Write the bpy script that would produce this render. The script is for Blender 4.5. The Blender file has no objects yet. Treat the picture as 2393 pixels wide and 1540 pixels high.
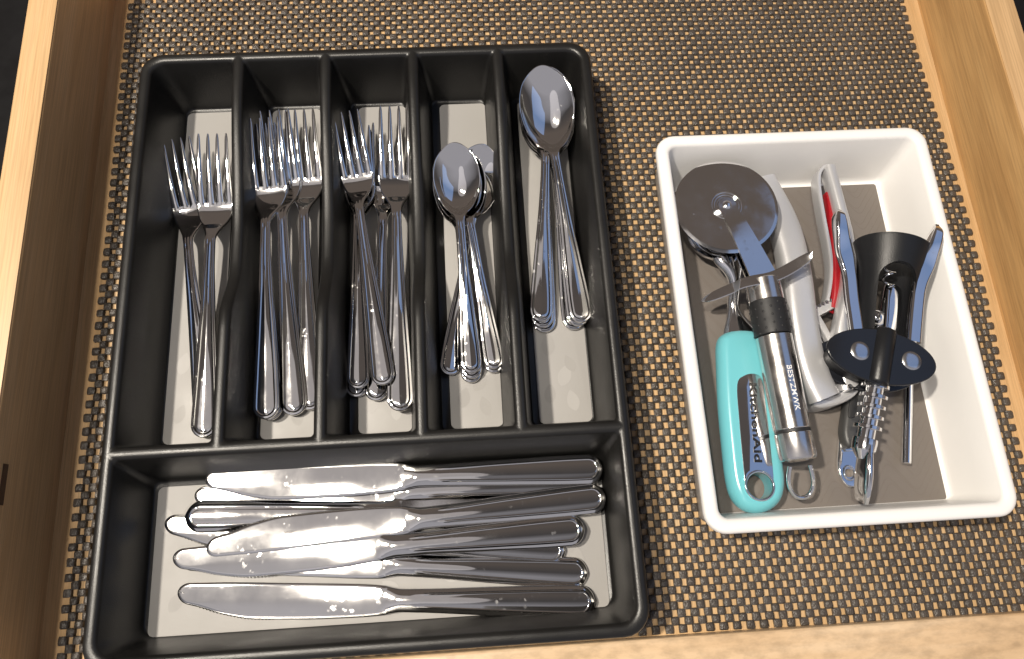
import bpy, bmesh, math, random
import numpy as np
from mathutils import Matrix, Vector

# ------------------------------------------------------------------ camera, world, lamps, exposure
SC = bpy.context.scene
COL = SC.collection
CAM_LOC = (0.07011, -0.15230, 0.50454)
CAM_ROT = ((0.997678, 0.048941, -0.047367), (-0.060541, 0.955854, -0.287537), (0.031204, 0.289737, 0.956598))

cd = bpy.data.cameras.new('camera'); cam = bpy.data.objects.new('camera', cd); COL.objects.link(cam)
M = Matrix([list(r) for r in CAM_ROT]).to_4x4(); M.translation = Vector(CAM_LOC); cam.matrix_world = M
cd.sensor_width = 36.0; cd.lens = 36.0 * 1700 / 2393; cd.clip_start = 0.01; cd.clip_end = 50
SC.camera = cam
world = bpy.data.worlds.new('World'); SC.world = world; world.use_nodes = True
wn = world.node_tree; bgn = wn.nodes['Background']; bgn.inputs[1].default_value = 0.8
# dim room: pale ceiling and wall behind the viewer, brown cabinets beyond the drawer
wtc = wn.nodes.new('ShaderNodeTexCoord'); wsep = wn.nodes.new('ShaderNodeSeparateXYZ'); wr_ = wn.nodes.new('ShaderNodeValToRGB')
wmap = wn.nodes.new('ShaderNodeMapRange'); wmap.inputs['From Min'].default_value = -0.7; wmap.inputs['From Max'].default_value = 0.7
wn.links.new(wtc.outputs['Generated'], wsep.inputs[0]); wn.links.new(wsep.outputs['Y'], wmap.inputs['Value']); wn.links.new(wmap.outputs[0], wr_.inputs['Fac'])
wr_.color_ramp.elements[0].position = 0.22; wr_.color_ramp.elements[0].color = (0.43, 0.42, 0.46, 1)
we = wr_.color_ramp.elements.new(0.46); we.color = (0.075, 0.069, 0.070, 1)
wr_.color_ramp.elements[2].position = 0.80; wr_.color_ramp.elements[2].color = (0.15, 0.122, 0.106, 1)
wn.links.new(wr_.outputs[0], bgn.inputs[0])

def area_lamp(name, loc, target, size, power, color, shape='DISK', size_y=None):
    l = bpy.data.lights.new(name, 'AREA'); l.shape = shape; l.size = size
    if size_y: l.size_y = size_y
    l.energy = power; l.color = color
    o = bpy.data.objects.new(name, l); COL.objects.link(o); o.location = loc
    d = Vector(target) - Vector(loc); o.rotation_euler = d.to_track_quat('-Z', 'Y').to_euler()
    return o
area_lamp('ceiling_lamp', (-0.99, 0.08, 2.25), (0.05, -0.02, 0), 0.10, 70.0, (1.0, 0.91, 0.785))
area_lamp('ceiling_lamp', (-0.54, -0.14, 2.25), (0.05, -0.02, 0), 0.11, 21.0, (1.0, 0.91, 0.78))
wl_ = area_lamp('window_light', (1.75, 0.40, 1.9), (1.75, 0.40, 0), 1.75, 4.6, (0.30, 0.52, 1.0), 'RECTANGLE', 2.1)
wl_.rotation_euler = (0, 0, math.radians(-17))
area_lamp('added_ceiling_bounce', (-0.62, -0.15, 1.9), (-0.62, -0.15, 0), 1.3, 1.25, (1.0, 0.94, 0.95))  # added soft lamp standing in for ceiling bounce, for the steel to mirror
SC.view_settings.view_transform = 'Standard'; SC.view_settings.look = 'None'
SC.view_settings.exposure = 0.05; SC.view_settings.gamma = 1.0
SC.view_settings.use_curve_mapping = False

# ------------------------------------------------------------------ materials
def newmat(name):
    m = bpy.data.materials.new(name); m.use_nodes = True
    nt = m.node_tree; b = nt.nodes['Principled BSDF']
    return m, nt, b
def N(nt, t, **kw):
    n = nt.nodes.new(t)
    for k, v in kw.items():
        if k.startswith('i_'):
            n.inputs[k[2:].replace('_', ' ')].default_value = v
        else: setattr(n, k, v)
    return n
def coords(nt, scale=(1, 1, 1), rot=(0, 0, 0)):
    tc = N(nt, 'ShaderNodeTexCoord'); mp = N(nt, 'ShaderNodeMapping')
    nt.links.new(tc.outputs['Object'], mp.inputs['Vector'])
    mp.inputs['Scale'].default_value = scale; mp.inputs['Rotation'].default_value = rot
    return mp.outputs[0]
def noise(nt, vec, scale, detail=3, rough=0.5):
    n = N(nt, 'ShaderNodeTexNoise'); nt.links.new(vec, n.inputs['Vector'])
    n.inputs['Scale'].default_value = scale; n.inputs['Detail'].default_value = detail; n.inputs['Roughness'].default_value = rough
    return n.outputs['Fac']
def ramp(nt, fac, stops):
    r = N(nt, 'ShaderNodeValToRGB'); nt.links.new(fac, r.inputs['Fac'])
    e = r.color_ramp.elements
    while len(e) < len(stops): e.new(0.5)
    for q, (pos, c) in zip(e, stops):
        q.position = pos; q.color = (c[0], c[1], c[2], 1) if not isinstance(c, (int, float)) else (c, c, c, 1)
    return r.outputs['Color']
def maprange(nt, fac, a, b, c, d):
    n = N(nt, 'ShaderNodeMapRange'); nt.links.new(fac, n.inputs['Value'])
    for k, v in zip(('From Min', 'From Max', 'To Min', 'To Max'), (a, b, c, d)): n.inputs[k].default_value = v
    return n.outputs[0]
def bump(nt, b, h, strength, dist):
    n = N(nt, 'ShaderNodeBump'); nt.links.new(h, n.inputs['Height'])
    n.inputs['Strength'].default_value = strength; n.inputs['Distance'].default_value = dist
    nt.links.new(n.outputs[0], b.inputs['Normal'])

def plastic(name, col, rough, bscale=900, bstr=0.25, bdist=0.0004, var=0.0, coat=0.0):
    m, nt, b = newmat(name)
    b.inputs['Base Color'].default_value = (*col, 1); b.inputs['Roughness'].default_value = rough
    v = coords(nt)
    if bstr: bump(nt, b, noise(nt, v, bscale, 2), bstr, bdist)
    f = noise(nt, v, 22, 4, 0.6)
    nt.links.new(maprange(nt, f, 0.3, 0.75, rough * 0.85, min(1, rough * 1.25)), b.inputs['Roughness'])
    if var:
        c2 = tuple(x * (1 - var) for x in col)
        nt.links.new(ramp(nt, noise(nt, v, 14, 5, 0.6), [(0.35, col), (0.75, c2)]), b.inputs['Base Color'])
    if coat: b.inputs['Coat Weight'].default_value = coat; b.inputs['Coat Roughness'].default_value = 0.08
    return m

def steel(name, col=(0.80, 0.785, 0.765), r0=0.03, r1=0.085, brushed=False, spots=0.9, brush_scale=(220, 8, 8)):
    m, nt, b = newmat(name)
    b.inputs['Metallic'].default_value = 1.0
    v0 = coords(nt)
    oi = N(nt, 'ShaderNodeObjectInfo'); of = N(nt, 'ShaderNodeVectorMath', operation='SCALE'); of.inputs[0].default_value = (3.1, 1.7, 2.3)
    nt.links.new(oi.outputs['Random'], of.inputs['Scale'])
    va = N(nt, 'ShaderNodeVectorMath', operation='ADD'); nt.links.new(v0, va.inputs[0]); nt.links.new(of.outputs[0], va.inputs[1])
    v = va.outputs[0]
    smear = noise(nt, v, 45, 5, 0.65)
    rr = maprange(nt, smear, 0.38, 0.72, r0, r1)
    # dried water spots: small pale rougher rings
    vo = N(nt, 'ShaderNodeTexVoronoi'); nz = N(nt, 'ShaderNodeTexNoise'); nt.links.new(v, nz.inputs['Vector']); nz.inputs['Scale'].default_value = 260
    dv = N(nt, 'ShaderNodeVectorMath', operation='MULTIPLY_ADD'); nt.links.new(nz.outputs['Color'], dv.inputs[0]); dv.inputs[1].default_value = (0.006, 0.006, 0.006); nt.links.new(v, dv.inputs[2])
    nt.links.new(dv.outputs[0], vo.inputs['Vector']); vo.inputs['Scale'].default_value = 210; vo.feature = 'F1'
    big = noise(nt, v, 60, 2, 0.5)
    sp = N(nt, 'ShaderNodeMath', operation='MULTIPLY')
    nt.links.new(maprange(nt, vo.outputs['Distance'], 0.16, 0.34, 1.0, 0.0), sp.inputs[0])
    nt.links.new(maprange(nt, big, 0.54, 0.66, 0.0, spots), sp.inputs[1])
    ad = N(nt, 'ShaderNodeMath', operation='MULTIPLY_ADD'); ad.use_clamp = True
    nt.links.new(sp.outputs[0], ad.inputs[0]); ad.inputs[1].default_value = 0.15; nt.links.new(rr, ad.inputs[2])
    nt.links.new(ad.outputs[0], b.inputs['Roughness'])
    mx = N(nt, 'ShaderNodeMix', data_type='RGBA'); nt.links.new(sp.outputs[0], mx.inputs['Factor'])
    mx.inputs['A'].default_value = (*col, 1); mx.inputs['B'].default_value = (0.70, 0.69, 0.68, 1)
    nt.links.new(mx.outputs['Result'], b.inputs['Base Color'])
    if brushed:
        vb = coords(nt, brush_scale)
        bump(nt, b, noise(nt, vb, 22, 2, 0.6), 0.020, 0.0003)
    else:
        bump(nt, b, noise(nt, v, 30, 2, 0.5), 0.02, 0.002)
    return m

def wood(name, c0, c1, c2, rough=0.42, stretch=(9, 0.9, 9), k=1.0):
    m, nt, b = newmat(name)
    v = coords(nt, stretch)
    f1 = noise(nt, v, 5.5 * k, 8, 0.62)
    base = ramp(nt, f1, [(0.30, c0), (0.52, c1), (0.75, c2)])
    v2 = coords(nt, (stretch[0] * 9, stretch[1] * 2.2, stretch[2] * 9))
    f2 = noise(nt, v2, 9 * k, 3, 0.6)
    mx = N(nt, 'ShaderNodeMix', data_type='RGBA', blend_type='MULTIPLY')
    nt.links.new(base, mx.inputs['A']); nt.links.new(ramp(nt, f2, [(0.32, 0.70), (0.6, 1.0)]), mx.inputs['B']); mx.inputs['Factor'].default_value = 0.8
    nt.links.new(mx.outputs['Result'], b.inputs['Base Color'])
    nt.links.new(maprange(nt, f2, 0.3, 0.7, rough, rough * 1.25), b.inputs['Roughness'])
    bump(nt, b, f2, 0.12, 0.0006)
    return m

MAT = {}
MAT['black'] = plastic('black_tray_plastic', (0.0070, 0.0068, 0.0066), 0.34, 1400, 0.3, 0.0003, var=-0.9)
MAT['black'].node_tree.nodes['Principled BSDF'].inputs['Specular IOR Level'].default_value = 0.42
MAT['white'] = plastic('white_tray_plastic', (0.80, 0.79, 0.775), 0.38, 700, 0.06, 0.0003, var=0.035)
MAT['pad'] = plastic('grey_rubber_pad', (0.345, 0.335, 0.322), 0.55, 1500, 0.2, 0.0002, var=0.05)
MAT['leaf'] = plastic('pale_leaf_print', (0.375, 0.365, 0.352), 0.55, 1500, 0.1, 0.0002)
MAT['leaf2'] = plastic('dim_leaf_print', (0.322, 0.312, 0.299), 0.6, 1500, 0.1, 0.0002)
MAT['taupe'] = plastic('taupe_rubber_pad', (0.148, 0.129, 0.114), 0.55, 1500, 0.2, 0.0002, var=0.06)
MAT['waveline'] = plastic('wave_line_print', (0.135, 0.113, 0.095), 0.35, 1500, 0.1, 0.0002)
MAT['liner'] = plastic('dark_brown_liner_vinyl', (0.074, 0.063, 0.054), 0.30, 900, 0.75, 0.0010, var=0.3)
MAT['floorwood'] = wood('drawer_base_plywood', (0.50, 0.31, 0.14), (0.60, 0.395, 0.20), (0.67, 0.475, 0.275), 0.45, (14, 1.2, 14))
MAT['maple'] = wood('golden_maple', (0.40, 0.225, 0.088), (0.53, 0.315, 0.130), (0.60, 0.375, 0.165), 0.36, (8, 0.8, 8))
MAT['maplepale_fill'] = wood('pale_maple_edge_shade_fill', (0.50, 0.31, 0.145), (0.59, 0.38, 0.19), (0.65, 0.45, 0.25), 0.40, (10, 0.7, 10))  # pale edge wood; its tone also lightens the shaded left wall
MAT['maplefront'] = wood('pale_maple_front', (0.50, 0.34, 0.19), (0.62, 0.44, 0.265), (0.70, 0.53, 0.35), 0.34, (1.1, 9, 9))
MAT['dark'] = plastic('dark_surroundings', (0.008, 0.008, 0.009), 0.5, 100, 0, 0)
MAT['steel'] = steel('polished_flatware_steel')
MAT['blade'] = steel('brushed_knife_steel', (0.80, 0.79, 0.775), 0.045, 0.07, True, 0.7, (30, 260, 30))
MAT['chrome'] = steel('chrome', (0.82, 0.82, 0.83), 0.035, 0.09, False, 0.3)
MAT['wheel'] = steel('pizza_wheel_steel', (0.78, 0.77, 0.76), 0.05, 0.20, False, 1.0)
MAT['brushed'] = steel('brushed_handle_steel', (0.78, 0.75, 0.715), 0.15, 0.28, True, 0.4, (8, 220, 8))
MAT['satin'] = plastic('satin_silver_paint', (0.60, 0.60, 0.61), 0.36, 900, 0.12, 0.0005)
MAT['satin'].node_tree.nodes['Principled BSDF'].inputs['Metallic'].default_value = 0.55
MAT['teal'] = plastic('aqua_plastic', (0.145, 0.47, 0.525), 0.22, 500, 0.02, 0.0002, coat=0.6)
MAT['red'] = plastic('red_plastic', (0.30, 0.008, 0.014), 0.25, 500, 0.05, 0.0002)
MAT['rubber'] = plastic('black_rubber', (0.014, 0.014, 0.015), 0.55, 800, 0.15, 0.0003)
MAT['blackpaint'] = plastic('black_enamel', (0.010, 0.0105, 0.012), 0.34, 1300, 0.25, 0.0004)
MAT['blackpaint'].node_tree.nodes['Principled BSDF'].inputs['Specular IOR Level'].default_value = 0.32
MAT['blackflat'] = plastic('black_smooth_enamel', (0.010, 0.011, 0.014), 0.22, 1300, 0.04, 0.0002)
MAT['grey'] = plastic('dark_grey_plastic', (0.05, 0.05, 0.05), 0.42, 900, 0.2, 0.0003)
MAT['ink'] = plastic('black_ink', (0.006, 0.006, 0.007), 0.35, 100, 0, 0)
MAT['engraved'] = plastic('engraved_letters', (0.90, 0.88, 0.84), 0.5, 100, 0, 0)
MAT['etched'] = plastic('etched_letters', (0.09, 0.08, 0.07), 0.6, 100, 0, 0)
MAT['sticker'] = plastic('brown_sticker', (0.07, 0.035, 0.02), 0.5, 100, 0, 0)
MAT['rivet'] = steel('rivet_steel', (0.72, 0.72, 0.72), 0.18, 0.3, False, 0.8)

# ------------------------------------------------------------------ mesh helpers (all in millimetres)
S = 0.001
def mesh_data(name, verts, faces, mat, angle=38, doubles=False):
    me = bpy.data.meshes.new(name)
    me.from_pydata([(v[0] * S, v[1] * S, v[2] * S) for v in verts], [], faces)
    bm = bmesh.new(); bm.from_mesh(me)
    if doubles: bmesh.ops.remove_doubles(bm, verts=bm.verts, dist=0.00002)
    bmesh.ops.recalc_face_normals(bm, faces=bm.faces)
    bm.to_mesh(me); bm.free()
    me.polygons.foreach_set('use_smooth', [True] * len(me.polygons))
    me.set_sharp_from_angle(angle=math.radians(angle))
    if mat: me.materials.append(mat)
    me.update()
    return me
def link(name, me, parent=None):
    o = bpy.data.objects.new(name, me); COL.objects.link(o)
    if parent: o.parent = parent
    return o
def obj(name, vf, mat, parent=None, angle=38, doubles=False):
    return link(name, mesh_data(name, vf[0], vf[1], MAT[mat] if isinstance(mat, str) else mat, angle, doubles), parent)
def tag(o, label=None, cat=None, group=None, kind=None):
    if label: o['label'] = label
    if cat: o['category'] = cat
    if group: o['group'] = group
    if kind: o['kind'] = kind
    return o
def thing(name, label, cat, loc=(0, 0, 0), group=None):
    o = bpy.data.objects.new(name, None); COL.objects.link(o); o.empty_display_size = 0.01
    o.location = [c * S for c in loc]
    return tag(o, label, cat, group)
def rel(verts, loc):
    return [(v[0] - loc[0], v[1] - loc[1], v[2] - loc[2]) for v in verts]
def part(name, vf, mat, root, angle=38, doubles=False, parent=None):
    """vf in scene millimetres; stored relative to the root (which is only translated)"""
    loc = [c / S for c in root.location]
    return obj(name, (rel(vf[0], loc), vf[1]), mat, parent or root, angle, doubles)
def join(*vfs):
    V, F = [], []
    for v, f in vfs:
        n = len(V); V += list(v); F += [tuple(i + n for i in q) for q in f]
    return V, F
def loft(loops, closed=True, cap0=False, cap1=False):
    V = [p for l in loops for p in l]; F = []; n = len(loops[0])
    for k in range(len(loops) - 1):
        for i in range(n if closed else n - 1):
            j = (i + 1) % n
            F.append((k * n + i, k * n + j, (k + 1) * n + j, (k + 1) * n + i))
    if cap0: F.append(tuple(range(n))[::-1])
    if cap1: F.append(tuple(range((len(loops) - 1) * n, len(loops) * n)))
    return V, F
def pchip(xs, ys):
    xs = np.array(xs, float); ys = np.array(ys, float); h = np.diff(xs); d = np.diff(ys) / h
    m = np.zeros_like(xs); m[0] = d[0]; m[-1] = d[-1]
    for i in range(1, len(xs) - 1):
        if d[i - 1] * d[i] > 0:
            w1 = 2 * h[i] + h[i - 1]; w2 = h[i] + 2 * h[i - 1]; m[i] = (w1 + w2) / (w1 / d[i - 1] + w2 / d[i])
    def f(x):
        x = min(max(x, xs[0]), xs[-1]); i = min(int(np.searchsorted(xs, x, side='right')) - 1, len(h) - 1); i = max(i, 0)
        t = (x - xs[i]) / h[i]; t2 = t * t; t3 = t2 * t
        return float((2 * t3 - 3 * t2 + 1) * ys[i] + (t3 - 2 * t2 + t) * h[i] * m[i] + (-2 * t3 + 3 * t2) * ys[i + 1] + (t3 - t2) * h[i] * m[i + 1])
    return f
def smooth(a, b, x):
    t = min(max((x - a) / (b - a), 0), 1); return t * t * (3 - 2 * t)
def spline(P, n=8, closed=False):
    P = [Vector(q) for q in P]; out = []; m = len(P)
    rng = range(m) if closed else range(m - 1)
    for i in rng:
        p0 = P[(i - 1) % m] if closed or i > 0 else P[0] * 2 - P[1]
        p1 = P[i]; p2 = P[(i + 1) % m]
        p3 = P[(i + 2) % m] if closed or i + 2 < m else P[-1] * 2 - P[-2]
        for k in range(n):
            t = k / n
            out.append(0.5 * ((2 * p1) + (p2 - p0) * t + (2 * p0 - 5 * p1 + 4 * p2 - p3) * t * t + (3 * p1 - p0 - 3 * p2 + p3) * t ** 3))
    if not closed: out.append(P[-1].copy())
    return out
def frames(path, up):
    out = []
    for i, q in enumerate(path):
        a = path[max(i - 1, 0)]; b = path[min(i + 1, len(path) - 1)]
        t = (b - a).normalized(); s = t.cross(Vector(up)).normalized(); u = s.cross(t).normalized()
        out.append((q, t, s, u))
    return out
def sweep(path, wid, thk, up=(0, 0, 1), n=16, e=3.0, caps=True):
    """superellipse section swept along path; wid / thk full sizes per point or functions of 0..1"""
    path = [Vector(q) for q in path]; loops = []; m = len(path)
    for i, (q, t, s, u) in enumerate(frames(path, up)):
        f = i / (m - 1)
        w = wid(f) if callable(wid) else wid; h = thk(f) if callable(thk) else thk
        l = []
        for k in range(n):
            a = 2 * math.pi * k / n; c, d = math.cos(a), math.sin(a)
            x = math.copysign(abs(c) ** (2 / e), c) * w / 2; y = math.copysign(abs(d) ** (2 / e), d) * h / 2
            v = q + s * x + u * y; l.append(tuple(v))
        loops.append(l)
    return loft(loops, True, caps, caps)
def tube(path, r, n=10): return sweep(path, 2 * r, 2 * r, (0.13, 0.2, 1), n, 2.0)
def lathe(p0, p1, prof, n=32, cap=True):
    """prof: (distance along p0->p1 in mm, radius)"""
    p0 = Vector(p0); p1 = Vector(p1); t = (p1 - p0).normalized()
    s = t.cross(Vector((0, 0, 1)));
    if s.length < 1e-4: s = Vector((1, 0, 0))
    s.normalize(); u = s.cross(t)
    loops = [[tuple(p0 + t * d + (s * math.cos(2 * math.pi * k / n) + u * math.sin(2 * math.pi * k / n)) * r) for k in range(n)] for d, r in prof]
    return loft(loops, True, cap, cap)
def inset2(poly, d):
    """offset a counter-clockwise 2D polygon inwards by d"""
    n = len(poly); out = []
    for i in range(n):
        a, b, c = Vector(poly[i - 1]).to_2d(), Vector(poly[i]).to_2d(), Vector(poly[(i + 1) % n]).to_2d()
        t1 = (b - a); t2 = (c - b)
        t1 = t1.normalized() if t1.length > 1e-9 else t2.normalized(); t2 = t2.normalized() if t2.length > 1e-9 else t1
        n1 = Vector((-t1.y, t1.x)); n2 = Vector((-t2.y, t2.x)); m = (n1 + n2)
        m = m.normalized() if m.length > 1e-6 else n1
        out.append(tuple(b + m * d / max(m.dot(n1), 0.5)))
    return out
def prism(poly, z0, z1, bev=0.6, steps=3, zf=None):
    poly = [tuple(q[:2]) for q in poly]
    if sum(poly[i - 1][0] * poly[i][1] - poly[i][0] * poly[i - 1][1] for i in range(len(poly))) < 0: poly = poly[::-1]
    g = zf or (lambda x, y: 0.0)
    L = [[(x, y, z0 + g(x, y)) for x, y in inset2(poly, bev * 0.6)], [(x, y, z0 + bev * .6 + g(x, y)) for x, y in poly]]
    for k in range(steps + 1):
        a = math.pi / 2 * k / steps
        q = inset2(poly, bev * (1 - math.cos(a))) if k else poly
        L.append([(x, y, z1 - bev + bev * math.sin(a) + g(x, y)) for x, y in q])
    return loft(L, True, True, True)
def rrect(x0, y0, x1, y1, r, k=6):
    out = []
    for cx, cy, a0 in ((x1 - r, y1 - r, 0), (x0 + r, y1 - r, 90), (x0 + r, y0 + r, 180), (x1 - r, y0 + r, 270)):
        for i in range(k + 1):
            a = math.radians(a0 + 90 * i / k); out.append((cx + r * math.cos(a), cy + r * math.sin(a)))
    return out
def box(x0, y0, z0, x1, y1, z1, bev=1.0):
    return prism([(x0, y0), (x1, y0), (x1, y1), (x0, y1)], z0, z1, bev)
def disc(c, r, z0, z1, bev=0.4, n=28, sx=1.0):
    return prism([(c[0] + r * sx * math.cos(2 * math.pi * k / n), c[1] + r * math.sin(2 * math.pi * k / n)) for k in range(n)], z0, z1, bev)
def boolean(o, cutters, mat=None):
    """carve cutters (vf in the same local space) out of mesh object o"""
    for vf in cutters:
        me = mesh_data('cut', vf[0], vf[1], None); c = link('cut', me)
        c.matrix_world = Matrix.Translation(o.parent.location) if o.parent else Matrix()
        md = o.modifiers.new('b', 'BOOLEAN'); md.operation = 'DIFFERENCE'; md.object = c; md.solver = 'EXACT'
        bpy.context.view_layer.update()
        dg = bpy.context.evaluated_depsgraph_get(); new = bpy.data.meshes.new_from_object(o.evaluated_get(dg))
        o.modifiers.clear(); o.data = new
        bpy.data.objects.remove(c); bpy.data.meshes.remove(me)
        new.polygons.foreach_set('use_smooth', [True] * len(new.polygons)); new.set_sharp_from_angle(angle=math.radians(32))
def text_mesh(body, size, extrude=0.15, offset=0.0, spacing=1.0):
    """returns (verts, faces) of a word in mm: x along the word from 0, y up, z = thickness"""
    c = bpy.data.curves.new('word', 'FONT'); c.body = body; c.size = size; c.extrude = extrude; c.offset = offset; c.space_character = spacing
    c.resolution_u = 4
    o = bpy.data.objects.new('word', c); COL.objects.link(o); bpy.context.view_layer.update()
    me = bpy.data.meshes.new_from_object(o.evaluated_get(bpy.context.evaluated_depsgraph_get()))
    V = [tuple(v.co) for v in me.vertices]; F = [tuple(q.vertices) for q in me.polygons]
    bpy.data.objects.remove(o); bpy.data.curves.remove(c); bpy.data.meshes.remove(me)
    return V, F

# ------------------------------------------------------------------ the drawer
XL, XR, YF, YB, WH, FH = -214.0, 460.5, -212.0, 318.0, 70.0, 12.0
surround = obj('floor', box(-1800, -1600, -720, 2000, 1600, -700), 'dark'); tag(surround, kind='structure')
drawer = thing('drawer', 'open wooden maple drawer holding both organiser trays', 'drawer', (XL, YF, 0))
part('drawer_base', box(XL - 4, YF - 4, -10, XR + 4, YB + 4, 0, 0.5), 'floorwood', drawer)
lw = part('side_panel', box(XL - 21, YF + 0.3, -18, XL, YB - 0.3, WH, 1.6), 'maplepale_fill', drawer)  # same wood as right panel; paler colour stands in for fill light
rw = part('side_panel', box(XR, YF + 0.3, -18, XR + 23, YB - 0.3, WH - 4, 1.6), 'maple', drawer)
part('top_edge', box(XL - 20.4, YF + 1, WH + 0.05, XL - 0.6, YB - 1, WH + 0.5, 0.3), 'maplepale_fill', drawer, parent=lw)
part('top_edge', box(XR + 0.6, YF + 1, WH - 3.95, XR + 22.4, YB - 1, WH - 3.5, 0.3), 'maplepale_fill', drawer, parent=rw)
part('front_panel', box(XL - 30, YF - 62, -18, XR + 32, YF, FH, 2.0), 'maplefront', drawer)
part('back_panel', box(XL - 21, YB, -18, XR + 23, YB + 16, WH, 1.5), 'maple', drawer)
part('sticker', box(XL, -110, 55, XL + 0.25, -86, 60, 0.1), 'sticker', drawer)

# ------------------------------------------------------------------ the open-weave liner
def build_liner():
    rnd = np.random.RandomState(4)
    cx, cy, x0, x1, y0, y1 = 4.46, 4.72, -201.0, 452.5, YF + 0.4, 300.5
    nx, ny = int((x1 - x0) / cx), int((y1 - y0) / cy)
    g = [-1, -0.56, 0.56, 1]
    base = []
    for b in g:
        for a in g: base.append((a, b))
    base = np.array(base)
    edge = np.maximum(np.abs(base[:, 0]), np.abs(base[:, 1])) > 0.9
    corner = np.minimum(np.abs(base[:, 0]), np.abs(base[:, 1])) > 0.9
    ring = [0, 1, 2, 3, 7, 11, 15, 14, 13, 12, 8, 4]
    V, F = [], []; nb = 0
    wav = lambda x, y: 1.1 * math.sin(x / 71 + 1.3) * math.sin(y / 57 + .4)
    for j in range(ny):
        for i in range(nx):
            if (i + j) % 2: continue
            X = x0 + (i + .5) * cx; Y = y0 + (j + .5) * cy
            X += 2.0 * math.sin(Y / 61 + 0.5) * (0.4 + 0.6 * abs((X - 120) / 320)) + wav(X, Y); Y += 0.9 * math.sin(X / 83)
            hx = cx * (0.572 + 0.03 * rnd.randn() * .6); hy = cy * (0.56 + 0.03 * rnd.randn() * .6)
            b = base.copy()
            b[corner] *= 0.975
            over = ((i // 2 + j // 2) % 2) == 0
            z = np.where(edge, 2.35, 3.0 if over else 2.8) + 0.10 * rnd.randn(16)
            z = np.where(corner, 1.7, z)
            vx = X + b[:, 0] * hx + 0.08 * rnd.randn(16); vy = Y + b[:, 1] * hy + 0.08 * rnd.randn(16)
            V.extend(zip(vx, vy, z))
            V.extend((vx[k], vy[k], 0.12 + 0.02 * rnd.rand()) for k in ring)
            for r in range(3):
                for c in range(3):
                    q = nb + r * 4 + c; F.append((q, q + 1, q + 5, q + 4))
            for k in range(12):
                a, c2 = ring[k], ring[(k + 1) % 12]
                F.append((nb + a, nb + 16 + k, nb + 16 + (k + 1) % 12, nb + c2))
            nb += 28
    me = bpy.data.meshes.new('shelf_liner'); me.from_pydata([(a * S, b * S, c * S) for a, b, c in V], [], F)
    me.polygons.foreach_set('use_smooth', [True] * len(F)); me.set_sharp_from_angle(angle=math.radians(62))
    me.materials.append(MAT['liner']); me.update()
    o = link('shelf_liner', me)
    tag(o, 'dark brown open-weave non-slip liner covering the drawer bottom', 'drawer liner')
build_liner()

# ------------------------------------------------------------------ trays
KC = 7          # points per corner
SIDE = 26       # points per long side
def cell_loop(x0, y0, x1, y1, radii, z, dips=None, floor=0, top=1):
    """rounded rectangle, counter-clockwise from the lower right; radii (br, tr, tl, bl)"""
    pts = []
    corners = ((x1, y0, 270, radii[0], -1, 1), (x1, y1, 0, radii[1], -1, -1), (x0, y1, 90, radii[2], 1, -1), (x0, y0, 180, radii[3], 1, 1))
    arcs = []
    for cx, cy, a0, r, sx, sy in corners:
        ox, oy = cx + sx * r, cy + sy * r
        arcs.append([(ox + r * math.cos(math.radians(a0 + 90 * i / (KC - 1))), oy + r * math.sin(math.radians(a0 + 90 * i / (KC - 1)))) for i in range(KC)])
    for k in range(4):
        pts += arcs[k]
        a = arcs[k][-1]; b = arcs[(k + 1) % 4][0]
        for i in range(1, SIDE): pts.append((a[0] + (b[0] - a[0]) * i / SIDE, a[1] + (b[1] - a[1]) * i / SIDE))
    return [(x, y, z) for x, y in pts]
def pocket(cell, radii0, radii1, floors, H, zf, outer, rimw, dip=None):
    """cell = rim centre-line rectangle; floors = insets (l, r, b, t) of the pocket floor from it"""
    x0, y0, x1, y1 = cell; fl, fr, fb, ft = floors
    # (fraction of the way from rim edge to floor edge, height)
    prof = [(0, None, 0.0), (0.30 * rimw, None, 0.06), (0.62 * rimw, None, 0.45), (0.86 * rimw, None, 1.35), (1.0 * rimw, None, 2.8)]
    d = H - zf
    wall = [(0.35, d * 0.42), (0.62, d * 0.72), (0.76, d * 0.88), (0.84, d - 1.6), (0.91, d - 0.55), (1.0, d)]
    loops = []
    def mk(il, ir, ib, it, f, drop):
        rr = [a + (b - a) * f for a, b in zip(radii0, radii1)]
        return cell_loop(x0 + il, y0 + ib, x1 - ir, y1 - it, rr, H - drop)
    for ins, _, drop in prof:
        f = min(ins / rimw, 1)
        loops.append(mk(ins, ins, ins, ins, 0.55 * f, drop))
    for f, drop in wall:
        L = [rimw + (q - rimw) * f for q in (fl, fr, fb, ft)]
        loops.append(mk(*L, 0.55 + 0.45 * f, drop))
    if dip:
        out = []
        for l in loops:
            o2 = []
            for x, y, z in l:
                w = 0.0
                if dip[0] is not None and x < (x0 + x1) / 2: w = dip[0](y) * (1 - smooth(0.30, 0.5, (x - x0) / (x1 - x0)))
                if dip[1] is not None and x >= (x0 + x1) / 2: w = dip[1](y) * (1 - smooth(0.30, 0.5, (x1 - x) / (x1 - x0)))
                o2.append((x, y, zf + (z - zf) * (H - w - zf) / (H - zf)))
            out.append(o2)
        loops = out
    V, F = loft(loops)
    n = len(loops[0]); F.append(tuple(range(len(V) - n, len(V))))
    return V, F
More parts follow.
